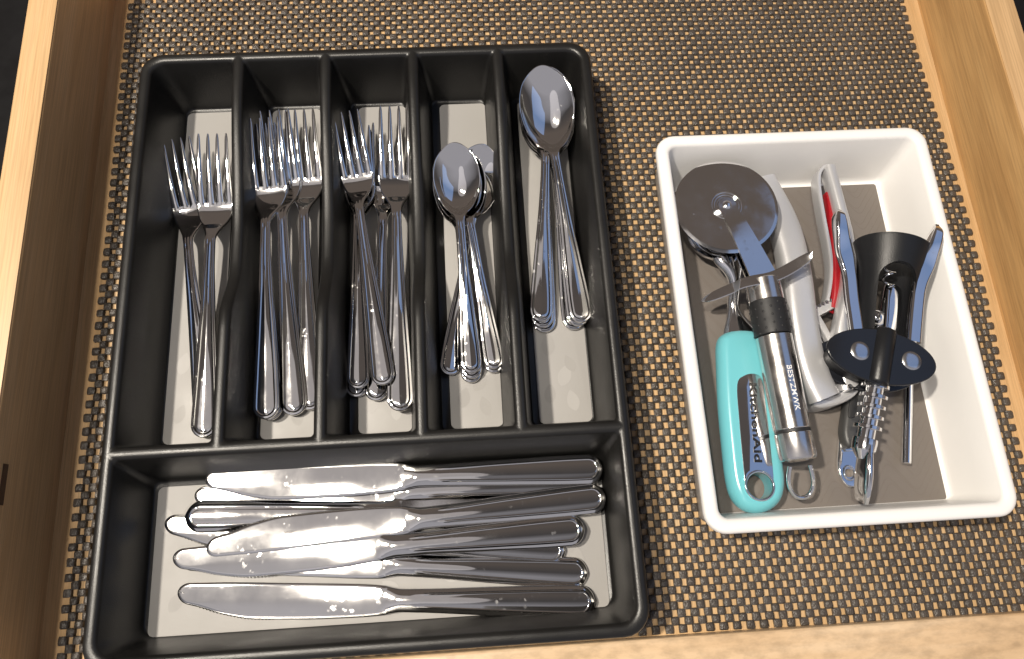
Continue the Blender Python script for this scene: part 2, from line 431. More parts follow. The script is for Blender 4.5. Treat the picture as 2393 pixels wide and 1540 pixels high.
def skirt(rect, r0, H, zb, rimw, taper):
    x0, y0, x1, y1 = rect
    prof = [(0, 0), (0.30 * rimw, 0.06), (0.62 * rimw, 0.45), (0.86 * rimw, 1.35), (1.0 * rimw, 2.9), (1.0 * rimw, 5.2), (0.55 * rimw, 5.4), (0.5 * rimw, 7.5),
            (0.5 * rimw - taper * 0.9, H - zb - 3), (0.5 * rimw - taper - 1.2, H - zb - 0.6), (0.5 * rimw - taper - 3, H - zb)]
    loops = [cell_loop(x0 - d, y0 - d, x1 + d, y1 + d, [max(r0 + d, 2)] * 4, H - drop) for d, drop in prof]
    V, F = loft(loops)
    n = len(loops[0]); F.append(tuple(range(len(V) - n, len(V)))[::-1])
    return V, F

HR, ZF, ZB = 50.5, 5.6, 3.2
tray = thing('cutlery_tray', 'black plastic cutlery tray with six compartments holding the flatware', 'cutlery tray', (0, 0, ZB))
OX0, OX1, OY0, OY1, RW = -163.5, 163.5, -206.2, 206.2, 4.2
CX0, CX1, CY0, CY1 = OX0 + RW, OX1 - RW, OY0 + RW, OY1 - RW
DV = [-93.6, -30.9, 32.4, 94.8]; YD = -82.6
dipf = lambda y: 16.5 * smooth(185, 62, y) * smooth(2, 44, y)
xs = [CX0] + DV + [CX1]; bodies = []
for i in range(5):
    ro = 12.0
    r0 = [0.0, ro if i == 4 else 0.0, ro if i == 0 else 0.0, 0.0]
    r1 = [5, 7 if i == 4 else 5, 7 if i == 0 else 5, 5]
    fl = 13.5 if i == 0 else 11.0; fr = 12.0 if i == 4 else 11.0
    bodies.append(pocket((xs[i], YD, xs[i + 1], CY1), r0, r1, (fl, fr, 10.0, 14.5), HR, ZF, None, RW, (dipf if i > 0 else None, dipf if i < 4 else None)))
bodies.append(pocket((CX0, CY0, CX1, YD), [12, 0, 0, 12], [8, 6, 6, 8], (11.5, 10.5, 10.5, 14.0), HR, ZF, None, RW))
bodies.append(skirt((CX0, CY0, CX1, CY1), 12.0, HR, ZB, RW, 9))
part('tray_body', join(*bodies), 'black', tray, 50, True)

def leaf(cx, cy, a, ln, wd, z):
    n = 12; V = []
    for k in range(n + 1):
        t = k / n; w = wd * math.sin(math.pi * t ** 0.85) ** 0.8 * 0.5 if 0 < t < 1 else 0
        V.append((t * ln, w))
    for k in range(n - 1, 0, -1): V.append((V[k][0], -V[k][1]))
    c, s = math.cos(a), math.sin(a)
    return [(cx + x * c - y * s, cy + x * s + y * c, z) for x, y in V], [tuple(range(len(V)))]
pads = [(-145.5, -71.6, -108.0, 185), (-80.6, -71.6, -43.2, 185), (-14.4, -71.6, 22.6, 185), (48.8, -71.6, 85.0, 185), (109.8, -71.6, 146.8, 185), (-145.6, -192.0, 146.6, -99.5)]
rnd = random.Random(7)
for i, (x0, y0, x1, y1) in enumerate(pads):
    pd = part('liner_pad', prism(rrect(x0, y0, x1, y1, 4), ZF - 0.2, ZF + 0.6, 0.25), 'pad', tray)
    L1, L2 = [], []
    spots = [(x0 + 8, y0 + 14, 75), (x0 + 26, y0 + 8, 100), (x0 + 17, y0 + 26, 60), (x0 + 27, y0 + 36, 110), (x0 + 9, y0 + 48, 80)] if i < 5 else \
        [(-133, -178, 62), (-131, -160, 170), (-125, -152, 65), (-112, -150, 55), (-138, -130, 95), (-128, -118, 30), (-60, -186, 20), (-38, -188, 60), (-10, -180, 30), (12, -176, 150), (40, -168, 15), (70, -160, 60),
         (96, -150, 20), (118, -146, 70), (128, -170, 100), (-95, -112, 10), (-70, -108, 65), (60, -118, 10), (100, -112, 50), (132, -120, 80)]
    for q, (lx, ly, la) in enumerate(spots):
        la = math.radians(la + rnd.uniform(-12, 12)); ln = rnd.uniform(13, 17)
        ex, ey = lx + ln * math.cos(la), ly + ln * math.sin(la)
        if not (x0 + 5 < lx < x1 - 5 and x0 + 5 < ex < x1 - 5 and y0 + 5 < ly < y1 - 5 and y0 + 5 < ey < y1 - 5): continue
        part('leaf_print', leaf(lx, ly, la, ln, ln * 0.56, ZF + 0.63 + 0.012 * q), 'leaf' if rnd.random() < 0.6 else 'leaf2', tray, parent=pd)

WX0, WX1, WY0, WY1, WHR, WZF = 203.6, 402.4, -152.0, 124.2, 50.0, 5.2
wtray = thing('utensil_tray', 'white plastic tray with taupe pad holding kitchen gadgets', 'utensil tray', (WX0, WY0, ZB))
WRW = 4.6
wc = (WX0 + WRW, WY0 + WRW, WX1 - WRW, WY1 - WRW)
part('tray_body', join(pocket(wc, [9] * 4, [4] * 4, (12.5, 12.0, 9.5, 17.5), WHR, WZF, None, WRW), skirt(wc, 9, WHR, ZB, WRW, 7)), 'white', wtray, 50, True)
wp = part('liner_pad', prism(rrect(222.5, -138.2, 384.0, 101.2, 2.0), WZF - 0.2, WZF + 0.6, 0.25), 'taupe', wtray)
waves = []
for r in range(22):
    for off in (0, 4.2):
        pts = []
        for k in range(141):
            x = 224 + k * (158 / 140); ph = (x - 224) / 38.0 * 2 * math.pi + (0.25 if off else 0)
            tri = math.sin(ph) * 0.8 + math.sin(3 * ph) * (-0.07)
            y = -150 + r * 13.2 + off + 12.5 * tri
            pts.append((x, y))
        seg = []
        for q in pts + [(0, 1e9)]:
            if -136 < q[1] < 99: seg.append(q)
            else:
                if len(seg) > 3:
                    V = []
                    for k, (x, y) in enumerate(seg):
                        a = seg[max(k - 1, 0)]; b = seg[min(k + 1, len(seg) - 1)]; d = math.hypot(b[0] - a[0], b[1] - a[1])
                        nx, ny = -(b[1] - a[1]) / d * .14, (b[0] - a[0]) / d * .14
                        V += [(x + nx, y + ny, WZF + .64), (x - nx, y - ny, WZF + .64)]
                    waves.append((V, [(2 * k, 2 * k + 1, 2 * k + 3, 2 * k + 2) for k in range(len(seg) - 1)]))
                seg = []
part('wave_print', join(*waves), 'waveline', wtray, parent=wp)

# ------------------------------------------------------------------ flatware shapes
def plate(Ss, wl, wr, zf, bot, loopsd, Mi, rimz=None, amp=None, cen=lambda s: 0.0, tooth=None):
    """surface of rows along y with concentric border loops; returns verts, faces, s of each face"""
    Ps = [(-wl(s), s) for s in Ss]; Qs = [(wr(s), s) for s in Ss]
    def inward(C, k, sgn):
        a = C[max(k - 1, 0)]; b = C[min(k + 1, len(C) - 1)]
        t = Vector((b[0] - a[0], b[1] - a[1]))
        if t.length < 1e-9: return Vector((0, 1))
        t.normalize()
        return Vector((t.y, -t.x)) * sgn
    rows = []; dm = loopsd[-1]
    for k, s in enumerate(Ss):
        half = (wl(s) + wr(s)) / 2
        nl = inward(Ps, k, 1); nr = inward(Qs, k, -1)
        if half < 1e-6:
            nl = nr = Vector((0, 1 if k < len(Ss) / 2 else -1))
        hw = max(half, 0.001)
        near = min(1.0, max(hw, min(abs(s - Ss[0]), abs(Ss[-1] - s)) * 0 + 0) / (1.25 * dm)) if half > 1e-6 else 1
        # at rounded ends the loops run parallel to the end, elsewhere they shrink with the width
        endd = min(s - Ss[0], Ss[-1] - s)
        if endd < dm * 3.2: near = 1.0 if hw > 1.25 * dm or endd < dm * 3.2 else near
        row = []
        for d in loopsd:
            q = Vector(Ps[k]) + nl * d * near; row.append((min(q.x, cen(q.y)), q.y, d))
        a = row[-1]
        rr = []
        for d in loopsd:
            q = Vector(Qs[k]) + nr * d * near + (Vector((tooth(s), 0)) if tooth and d == 0 else Vector((0, 0))); rr.append((max(q.x, cen(q.y)), q.y, d))
        b = rr[-1]
        for i in range(1, Mi):
            t = i / Mi; row.append((a[0] + (b[0] - a[0]) * t, a[1] + (b[1] - a[1]) * t, dm + (1 - abs(2 * t - 1)) * 3))
        rows.append(row + rr[::-1])
    nc = len(rows[0]); V = []; B = []
    for row in rows:
        for x, y, d in row:
            z = zf(x, y) + (rimz(d) * (amp(y) if amp else 1) if rimz else 0)
            V.append((x, y, z)); B.append((x, y, min(bot(x, y, z), z - 0.3)))
    F = [(k * nc + i, k * nc + i + 1, (k + 1) * nc + i + 1, (k + 1) * nc + i) for k in range(len(rows) - 1) for i in range(nc - 1)]
    return V, B, F
def solid(V, B, F):
    used = sorted({i for f in F for i in f}); mp = {j: i for i, j in enumerate(used)}; n = len(used)
    F2 = [tuple(mp[i] for i in f) for f in F]
    W = [V[i] for i in used] + [B[i] for i in used]
    cnt = {}
    for f in F2:
        for i in range(4):
            e = (f[i], f[(i + 1) % 4]); k = (min(e), max(e)); cnt.setdefault(k, []).append(e)
    G = list(F2) + [tuple(i + n for i in f[::-1]) for f in F2]
    for k, es in cnt.items():
        if len(es) == 1:
            a, b = es[0]; G.append((b, a, a + n, b + n))
    return W, G
def by_s(V, F, lo, hi):
    return [f for f in F if lo <= sum(V[i][1] for i in f) / 4 < hi]
RIMD = [0, 0.25, 0.7, 1.7, 2.0, 2.4, 2.8, 3.15, 4.0]
rimf = pchip([0, 0.25, 0.7, 1.7, 2.0, 2.4, 2.8, 3.15, 4.0, 8], [-0.9, -0.45, -0.22, -0.30, -0.18, 0.26, 0.02, -0.27, -0.10, 0.35])
plainf = pchip([0, 0.35, 0.8, 1.35, 3.2, 8], [-0.6, -0.2, -0.04, 0, 0.05, 0.05])
def rounded(f, r, L, r2=None):
    def w(s):
        k = 1.0
        if s < r: k = math.sqrt(max(0, 1 - (1 - s / r) ** 2))
        if r2 and s > L - r2: k = math.sqrt(max(0, 1 - (1 - (L - s) / r2) ** 2))
        return f(s) * k
    return w
def end_samples(r, n=10): return [r * (1 - math.cos(math.pi / 2 * i / n)) for i in range(n + 1)]

# fork: handle end at y = 0, tine tips at y = FL
FL = 231.0
f_w = rounded(pchip([0, 10, 30, 60, 100, 135, 146, 152, 158, 165, 172, 178, 180], [9.0, 9.1, 8.4, 6.9, 5.0, 3.7, 3.6, 4.5, 6.9, 10.3, 12.8, 14.0, 14.1]), 9.0, FL)
f_z = pchip([0, 25, 60, 100, 130, 147, 156, 165, 172, 178, 184, 195, 213, 231], [4.5, 5.2, 7.6, 10.8, 12.8, 13.0, 9.8, 5.4, 4.2, 5.1, 7.5, 11.3, 16.4, 20.6])
f_amp = lambda s: 1 - smooth(139, 156, s)
def fork_meshes():
    Ss = end_samples(9.0) + [9 + (180 - 9) * i / 74 for i in range(1, 75)]
    zz = lambda x, y: f_z(y) + (-0.0035 * x * x * smooth(150, 170, y)) * -1.0
    V, B, F = plate(Ss, f_w, f_w, zz, lambda x, y, z: f_z(y) - 2.2, RIMD, 6, lambda d: 1, None)
    # border relief on the handle, plain rounded border on the head
    nc = 2 * len(RIMD) + 5
    V2 = []
    for k in range(len(V) // nc):
        for i in range(nc):
            x, y, z = V[k * nc + i]
            d = RIMD[i] if i < len(RIMD) else RIMD[nc - 1 - i] if i >= nc - len(RIMD) else 4.0 + (1 - abs(2 * (i - len(RIMD) + 1) / 6 - 1)) * 4
            a = f_amp(y); V2.append((x, y, z - 1 + a * rimf(d) + (1 - a) * plainf(d)))
    h = mesh_data('fork_handle', *solid(V2, B, by_s(V2, F, -1, 151)), MAT['steel'], 48)
    hd = mesh_data('fork_head', *solid(V2, B, by_s(V2, F, 151, 999)), MAT['steel'], 48)
    tines = []
    for q in range(4):
        xr = (-10.7 + 7.13 * q); xt = (-10.3 + 6.87 * q); loops = []
        for k in range(19):
            t = k / 18; y = 177.5 + (FL - 177.5) * t
            w = (3.95 - 2.65 * t ** 0.85) * (1 if t < .93 else 1 - 0.5 * (t - .93) / .07)
            if t < 0.10: w += 0.45 * (1 - t / 0.10) ** 2
            x = xr + (xt - xr) * t; z = f_z(y) + 0.0035 * x * x; th = 2.3 - 0.8 * t
            z += 0.05
            loops.append([(x - w, y, z - 0.5), (x - w + 0.45, y, z - .05), (x, y, z + 0.06), (x + w - 0.45, y, z - .05), (x + w, y, z - 0.5), (x + w - .3, y, z - th), (x - w + .3, y, z - th)])
        # half width above is the full tine half; keep a clear slot between tines
        loops = [[((v[0] - (xr + (xt - xr) * (k / 18))) * 0.80 + (xr + (xt - xr) * (k / 18)), v[1], v[2]) for v in l] for k, l in enumerate(loops)]
        tines.append(mesh_data('fork_tine', *loft(loops, True, True, True), MAT['steel'], 48))
    return [('handle', h), ('head', hd)] + [('tine', t) for t in tines]

def spoon_meshes(L, wend, bw, bl, depth, tagname):
    nk = L - bl
    w = rounded(pchip([0, 10, nk * .35, nk * .7, nk - 12, nk - 3, nk + 3, nk + bl * .16, nk + bl * .34, nk + bl * .56, nk + bl * .8, L],
                      [wend, wend, wend * .80, wend * .48, 3.4, 3.5, 5.2, bw * .58, bw * .86, bw * .99, bw * 1.0, bw * .90]), wend, L, bl * .46)
    zp = pchip([0, 20, nk * .5, nk - 14, nk, nk + 6, nk + bl * .25, L - bl * .3, L], [3.0, 3.6, 8.2, 13.6, 14.2, 13.6, 13.0, 13.0 + bl * .13, 13.0 + bl * .20])
    c = nk + bl * .53; a = bl * .50
    def zf(x, y):
        b = max(w(y), 0.01)
        u = (y - c) / (L - c) if y > c else (c - y) / (c - nk + 2); rho = u ** 2.2 + (x / (bw * 1.0)) ** 2 * (1 if y > c else 1 + 0.5 * u)
        return zp(y) - depth * max(0, 1 - rho) ** 0.9 * smooth(nk - 2, nk + 10, y)
    Ss = end_samples(wend) + [wend + (nk - wend) * i / 50 for i in range(1, 51)] + [nk + (bl * .54) * i / 22 for i in range(1, 23)]
    Ss += [L - q for q in end_samples(bl * .46, 18)[::-1]][1:]
    amp = lambda s: 1 - smooth(nk - 12, nk + 2, s)
    D = RIMD; Mi = 16
    V, B, F = plate(Ss, w, w, zf, lambda x, y, z: zf(x, y) - 1.9, D, Mi, None, None)
    nc = 2 * len(D) + Mi - 1; V2 = []
    for k in range(len(V) // nc):
        for i in range(nc):
            x, y, z = V[k * nc + i]
            d = D[i] if i < len(D) else D[nc - 1 - i] if i >= nc - len(D) else 4.0 + (1 - abs(2 * (i - len(D) + 1) / Mi - 1)) * 4
            q = amp(y); V2.append((x, y, z + q * rimf(d) + (1 - q) * (plainf(d) if d < 1.3 else 0)))
    h = mesh_data(tagname + '_handle', *solid(V2, B, by_s(V2, F, -1, nk + 1)), MAT['steel'], 50)
    b = mesh_data(tagname + '_bowl', *solid(V2, B, by_s(V2, F, nk + 1, 999)), MAT['steel'], 50)
    return [('handle', h), ('bowl', b)]

KL = 262.0
def knife_meshes(mirror):
    hf = pchip([0, 12, 60, 112, 122, 128, 134, 150, 185, 212, 232, 248, 262], [9.8, 9.8, 8.7, 7.1, 7.0, 7.7, 8.8, 9.9, 10.7, 10.8, 9.5, 7.2, 5.6])
    cf = pchip([0, 134, 150, 185, 212, 232, 248, 262], [0, 0, 0.3, 0.9, 0.8, -0.5, -2.4, -3.8])
    hr = rounded(hf, 9.6, KL, 7.0)
    wl = lambda s: hr(s) - cf(s)
    wr = lambda s: hr(s) + cf(s)
    tooth = lambda s: 0.42 * math.sin(s * 2 * math.pi / 2.2) * smooth(200, 204, s) * (1 - smooth(246, 250, s))
    zc = pchip([0, 14, 60, 112, 124, 129, 134, 150, 200, 262], [5.0, 5.3, 5.9, 5.5, 5.2, 4.6, 3.8, 3.1, 2.8, 2.3])
    crown = pchip([0, 60, 120, 130, 136, 262], [1.5, 1.9, 1.9, 1.2, 0.25, 0.0])
    def zf(x, y):
        hw = max(hr(y), 3.0); return zc(y) - crown(y) * (x / hw) ** 2 * 0.8 - (0.05 * max(0, x - 2) * smooth(150, 180, y))
    bo = pchip([0, 122, 134, 262], [0.2, 0.4, 1.3, 1.3])
    Ss = end_samples(9.6) + [9.6 + (120 - 9.6) * i / 30 for i in range(1, 31)] + [120 + 16 * i / 12 for i in range(1, 13)] + [136 + (196 - 136) * i / 14 for i in range(1, 15)]
    Ss += [196 + i * 0.55 for i in range(1, 101)] + [251 + 4 * i / 4 for i in range(1, 4)] + [KL - q for q in end_samples(7.0, 9)[::-1]]
    D = [0, 0.3, 0.8, 2.2, 2.6, 3.0, 3.4, 3.8, 4.3]; Mi = 6
    kr = pchip([0, 0.3, 0.8, 2.2, 2.6, 3.0, 3.4, 3.8, 4.3, 8], [-1.3, -0.85, -0.62, -0.50, -0.38, 0.34, 0.40, -0.05, -0.12, 0.0])
    kp = pchip([0, 0.4, 0.9, 2, 8], [-0.35, -0.12, 0, 0, 0])
    V, B, F = plate(Ss, wl, wr, zf, lambda x, y, z: bo(y), D, Mi, cen=cf, tooth=tooth)
    nc = 2 * len(D) + Mi - 1; V2 = []
    for k in range(len(V) // nc):
        for i in range(nc):
            x, y, z = V[k * nc + i]
            d = D[i] if i < len(D) else D[nc - 1 - i] if i >= nc - len(D) else 4.3 + 2
            q = 1 - smooth(104, 113, y)
            z2 = z + q * kr(d) + (1 - q) * kp(d) * (2.2 if y < 130 else 1)
            V2.append((x, y, z2))
    if mirror:
        V2 = [(-x, y, z) for x, y, z in V2]; B = [(-x, y, z) for x, y, z in B]
    n = 'knife_m' if mirror else 'knife'
    h = mesh_data(n + '_handle', *solid(V2, B, by_s(V2, F, -1, 131.5)), MAT['steel'], 50)
    b = mesh_data(n + '_blade', *solid(V2, B, by_s(V2, F, 131.5, 999)), MAT['blade'], 50)
    return [('handle', h), ('blade', b)]

KIT = {'fork': (fork_meshes(), FL), 'teaspoon': (spoon_meshes(178, 7.6, 18.3, 58, 8.5, 'teaspoon'), 178.0),
       'tablespoon': (spoon_meshes(205, 8.7, 21.8, 70, 10.5, 'tablespoon'), 205.0), 'knife': (knife_meshes(False), KL), 'knife_m': (knife_meshes(True), KL)}
NAMES = {'fork': 'dinner_fork', 'teaspoon': 'teaspoon', 'tablespoon': 'tablespoon', 'knife': 'table_knife', 'knife_m': 'table_knife'}
def lay(kind, E, T, ze, zt, label, group, roll=0.0):
    """E handle end, T tip (only x, y used), ze / zt height of the local base plane at both ends"""
    meshes, L = KIT[kind]
    dx, dy = T[0] - E[0], T[1] - E[1]; ln = math.hypot(dx, dy)
    yaw = math.atan2(dy, dx) - math.pi / 2; pitch = math.atan2(zt - ze, ln)
    sc = math.hypot(ln, zt - ze) / L
    o = thing(NAMES[kind], label, 'knife' if 'knife' in kind else 'fork' if kind == 'fork' else 'spoon', (E[0], E[1], ze), group)
    o.matrix_world = Matrix.Translation((E[0] * S, E[1] * S, ze * S)) @ Matrix.Rotation(yaw, 4, 'Z') @ Matrix.Rotation(pitch, 4, 'X') @ Matrix.Rotation(math.radians(roll), 4, 'Y') @ Matrix.Scale(sc, 4)
    for n, me in meshes: link(n, me, o)
    return o

#@FLATWARE@
g1 = 'forks in the first compartment'; g2 = 'forks in the second compartment'; g3 = 'forks in the third compartment'
lay('fork', (-114.7, -65.8, 10.0), (-141.5, 149.1, 31.0), 6.5, 10, 'left fork of the leftmost compartment, tines leaning left, handle crossing underneath', g1, -4)
lay('fork', (-115.8, -69.2, 14.0), (-115.9, 149.3, 34.0), 10, 14, 'right fork of the leftmost compartment, lying on top beside the first divider', g1, 2)
lay('fork', (-73.2, -59.4, 10.0), (-82.5, 160.0, 28.0), 6.5, 8, 'fork in the second compartment hidden below the left-hand top fork', g2)
lay('fork', (-56.4, -57.5, 14.0), (-72.0, 168.2, 32.0), 9, 12, 'middle fork of the second compartment, water-spotted handle leaning to the right', g2)
lay('fork', (-46.4, -53.9, 12.0), (-54.1, 169.6, 30.0), 6.5, 10, 'rightmost fork of the second compartment, beside the second divider', g2)
lay('fork', (-73.7, -59.8, 19.0), (-76.8, 159.0, 38.0), 14, 17, 'top fork at the left of the second compartment, handle pointing straight down', g2, -3)
lay('fork', (-15.1, -46.6, 10.0), (-11.4, 153.0, 27.0), 6.5, 7, 'lowest fork of the third compartment, only its handle end showing at the left', g3)
lay('fork', (-1.6, -50.1, 12.0), (9.3, 156.8, 30.0), 7.5, 9, 'fork of the third compartment whose handle end peeks out between its neighbours', g3)
lay('fork', (-12.9, -42.1, 19.0), (-11.4, 153.3, 34.0), 13, 13, 'fork of the third compartment with its handle along the left side, under the tilted fork', g3)
lay('fork', (15.3, -59.2, 19.0), (15.8, 165.1, 38.0), 13, 17, 'rightmost fork of the third compartment with a bluish handle, reaching lowest', g3, 3)
lay('fork', (5.7, -41.7, 25.0), (-16.8, 159.7, 42.0), 19, 22, 'tilted fork on top of the third compartment, tines left and handle slanting right', g3, -5)
g4 = 'teaspoons in the fourth compartment'; g5 = 'tablespoons in the fifth compartment'
lay('teaspoon', (48.3, -34.6, 14.0), (76.0, 134.3, 34.0), 9, 9, 'teaspoon with its handle to the left and bowl peeking out at the right', g4, 14)
lay('teaspoon', (81.2, -34.4, 11.0), (62.9, 128.8, 34.0), 7, 8, 'lower teaspoon under the one whose handle slants to the right', g4)
lay('teaspoon', (64.5, -40.6, 11.0), (59.2, 127.3, 35.0), 7, 9, 'lowest teaspoon of the middle handle stack', g4)
lay('teaspoon', (65.0, -38.5, 14.0), (60.0, 128.4, 39.0), 10.5, 13, 'teaspoon just below the topmost one in the middle handle stack', g4)
lay('teaspoon', (81.3, -32.4, 15.0), (62.0, 128.6, 42.0), 11, 16.5, 'teaspoon whose handle slants right beside the fourth divider', g4)
lay('teaspoon', (64.9, -35.5, 19.0), (59.8, 129.7, 46.0), 14.5, 20.5, 'topmost teaspoon of the fourth compartment, handle straight down the middle', g4)
lay('tablespoon', (117.4, -6.7, 11.0), (132.8, 193.2, 36.0), 7, 9, 'lowest tablespoon of the left handle stack', g5)
lay('tablespoon', (139.7, -5.9, 11.0), (130.1, 193.3, 38.0), 7, 11, 'lower tablespoon of the right handle stack', g5)
lay('tablespoon', (116.0, -4.1, 15.0), (132.7, 192.1, 41.0), 10.5, 14, 'second tablespoon of the left handle stack', g5)
lay('tablespoon', (142.8, -4.2, 15.0), (128.2, 191.1, 44.0), 10.5, 17, 'second tablespoon of the right handle stack', g5)
lay('tablespoon', (115.1, -0.8, 19.0), (132.6, 189.5, 47.0), 14, 20, 'upper tablespoon of the left handle stack, just under the topmost bowl', g5)
lay('tablespoon', (144.4, -3.0, 22.0), (126.6, 188.5, 51.0), 14.5, 23.5, 'topmost tablespoon of the rightmost compartment, bowl facing up', g5)
g6 = 'table knives in the front compartment'
lay('knife_m', (144.7, -112.6, 11.0), (-121.0, -110.3, 9.0), 6.3, 6.6, 'knife mostly hidden under the knife nearest the divider', g6)
lay('knife', (-125.2, -119.8, 14.0), (145.0, -129.9, 9.0), 8, 6.3, 'reversed knife with its handle end pointing left', g6)
lay('knife_m', (120.3, -156.2, 14.0), (-139.5, -126.6, 9.0), 6.3, 6.4, 'knife with the leftmost serrated tip, its handle hidden under others', g6)
lay('knife', (133.7, -170.9, 14.0), (-125.2, -143.6, 12.0), 6.3, 7.5, 'second knife from the front, blade passing under its neighbour', g6)
k1 = lay('knife_m', (148.6, -105.2, 24.0), (-112.8, -100.3, 15.0), 14, 12, 'knife nearest the divider, highest in the picture', g6)
k2 = lay('knife', (149.0, -123.9, 24.0), (-108.9, -137.0, 18.0), 13.5, 14, 'knife on top with serrated edge turned away and small stamped letters', g6)
lay('knife_m', (133.0, -143.2, 22.0), (-129.7, -149.2, 17.0), 13.5, 12.5, 'third knife from the front, water-spotted blade over a hidden one', g6)
lay('knife_m', (136.4, -188.1, 15.0), (-128.0, -170.0, 11.0), 9, 6.4, 'frontmost knife, lying along the front wall of the tray', g6)
tv, tf = text_mesh('CHINA', 2.5, 0.04)
for c in k2.children:
    if c.name.startswith('blade'):
        obj('stamped_letters', ([(1.6 - y, 203 + x * 1.15, 2.72 + z) for x, y, z in tv], tf), 'etched', c)

# ------------------------------------------------------------------ aqua handled utensil with chrome neck (under the pizza cutter)
scoop = thing('kitchen_utensil', 'aqua handled utensil with chrome neck, lying under the pizza cutter', 'utensil', (254.2, -120.4, 8.0))
hz0, hz1 = 9.0, 27.0
Lf = [(237.1, -23.4, 20.0), (234.5, -41.7, 20.0), (231.8, -68.6, 20.0), (230.4, -94.7, 20.0), (229.7, -117.2, 20.0), (231.8, -129.8, 20.0), (238.0, -137.6, 20.0), (247.3, -140.3, 20.0), (256.8, -138.1, 20.0), (264.2, -131.7, 20.0), (268.0, -120.8, 20.0),
      (269.1, -102.6, 20.0), (271.1, -73.7, 20.0), (271.7, -46.7, 20.0), (272.0, -26.7, 20.0), (264.9, -17.3, 20.0), (253.1, -14.8, 20.0), (242.6, -17.1, 20.0)]
outl = [tuple(v)[:2] for v in spline(Lf, 5, True)]
if sum(outl[i - 1][0] * outl[i][1] - outl[i][0] * outl[i - 1][1] for i in range(len(outl))) < 0: outl = outl[::-1]
def dome(poly, z0, z1, steps=7, ins=6.5):
    L = []
    for k in range(-3, steps + 1):
        a = math.pi / 2 * k / steps
        L.append([(x, y, (z0 + z1) / 2 + (z1 - z0) / 2 * math.sin(a)) for x, y in inset2(poly, ins * (1 - math.cos(a)))])
    return loft(L, True, True, True)
sh = part('handle', dome(outl, hz0 - 1, hz1), 'teal', scoop, 40)
hole_c = (248.4, -123.1, 27.0)
Pp = [(243.6, -55.9, 27.0), (241.3, -80.6, 27.0), (239.7, -106.0, 27.0), (239.1, -122.5, 27.0), (241.7, -129.5, 27.0), (248.4, -131.8, 27.0), (255.1, -128.9, 27.0), (258.1, -120.9, 27.0), (259.8, -97.3, 27.0), (261.1, -71.5, 27.0), (261.6, -53.9, 27.0), (257.4, -48.8, 27.0), (249.3, -49.6, 27.0)]
pl = [tuple(v)[:2] for v in spline(Pp, 5, True)]
plate_o = part('badge_plate', prism(pl, hz1 - 1.0, hz1 + 0.5, 0.35), 'chrome', scoop)
cut = [lathe((hole_c[0], hole_c[1], -5), (hole_c[0], hole_c[1], 60), [(0, 8.8), (65, 8.8)], 36)]
sl = [c / S for c in scoop.location]
cutl = [(rel(v, sl), f) for v, f in cut]
boolean(sh, cutl); boolean(plate_o, cutl)
hv = (hole_c[0], hole_c[1], 0)
ringv = [(hole_c[0] + math.cos(t) * 9.2, hole_c[1] + math.sin(t) * 9.2, hz1 + 0.5) for t in [2 * math.pi * k / 40 for k in range(40)]]
L = []
for k in range(12):
    a = 2 * math.pi * k / 12
    L.append([(hole_c[0] + math.cos(t) * (9.2 + 0.9 * math.cos(a)), hole_c[1] + math.sin(t) * (9.2 + 0.9 * math.cos(a)), hz1 + 0.3 + 0.9 * math.sin(a)) for t in [2 * math.pi * q / 40 for q in range(40)]])
part('hole_rim', loft(L + [L[0]]), 'chrome', scoop)
# collar, neck and bowl
a0 = (255.9, -16.5, 20.0); a1 = (252.4, 7.6, 20.0); a2 = (253.8, 25.5, 24.0); a3 = (251.0, 46.3, 26.0); a4 = (249.7, 65.8, 24.0)
part('neck', sweep(spline([(256.3, -23.8, 18.0), (253.4, -11.0, 18.0), (252.0, 2.7, 20.0), (254.0, 16.1, 23.0), (253.6, 28.0, 26.0), (251.1, 38.9, 27.0)], 8), lambda f: 27 - 19 * smooth(0.05, 0.40, f) + 14 * smooth(0.62, 1.0, f), lambda f: 15 - 6 * smooth(0, .4, f), (0, 0, 1), 24, 2.3), 'chrome', scoop)
bc = (251.6, 57.2, 24.0)
bl_l = []
for k in range(13):
    t = k / 12 * math.pi / 2
    bl_l.append([(bc[0] + 27 * math.sin(t) * math.cos(q), bc[1] + 22 * math.sin(t) * math.sin(q), 26 - 18 * math.cos(t) ) for q in [2 * math.pi * i / 32 for i in range(32)]])
outer = bl_l
inner = [[(bc[0] + (x - bc[0]) * .94, bc[1] + (y - bc[1]) * .94, z + 1.6 if k < 12 else z) for x, y, z in l] for k, l in enumerate(bl_l)][::-1]
part('bowl', loft(outer + inner), 'chrome', scoop)
# lettering on the badge
tv, tf = text_mesh('KitchenAid', 6.6, 0.22, 0.16, 1.0)
p0 = Vector((252.1, -54.4, 27.8)); p1 = Vector((247.4, -107.9, 27.8)); d = (p1 - p0); wlen = max(v[0] for v in tv); k = d.length / wlen
t = d.normalized(); up = Vector((-t.y, t.x, 0))
part('letters', ([tuple(p0 + t * (x * k) + up * (y * 1.05) + Vector((0, 0, z))) for x, y, z in tv], tf), 'ink', scoop, parent=plate_o)

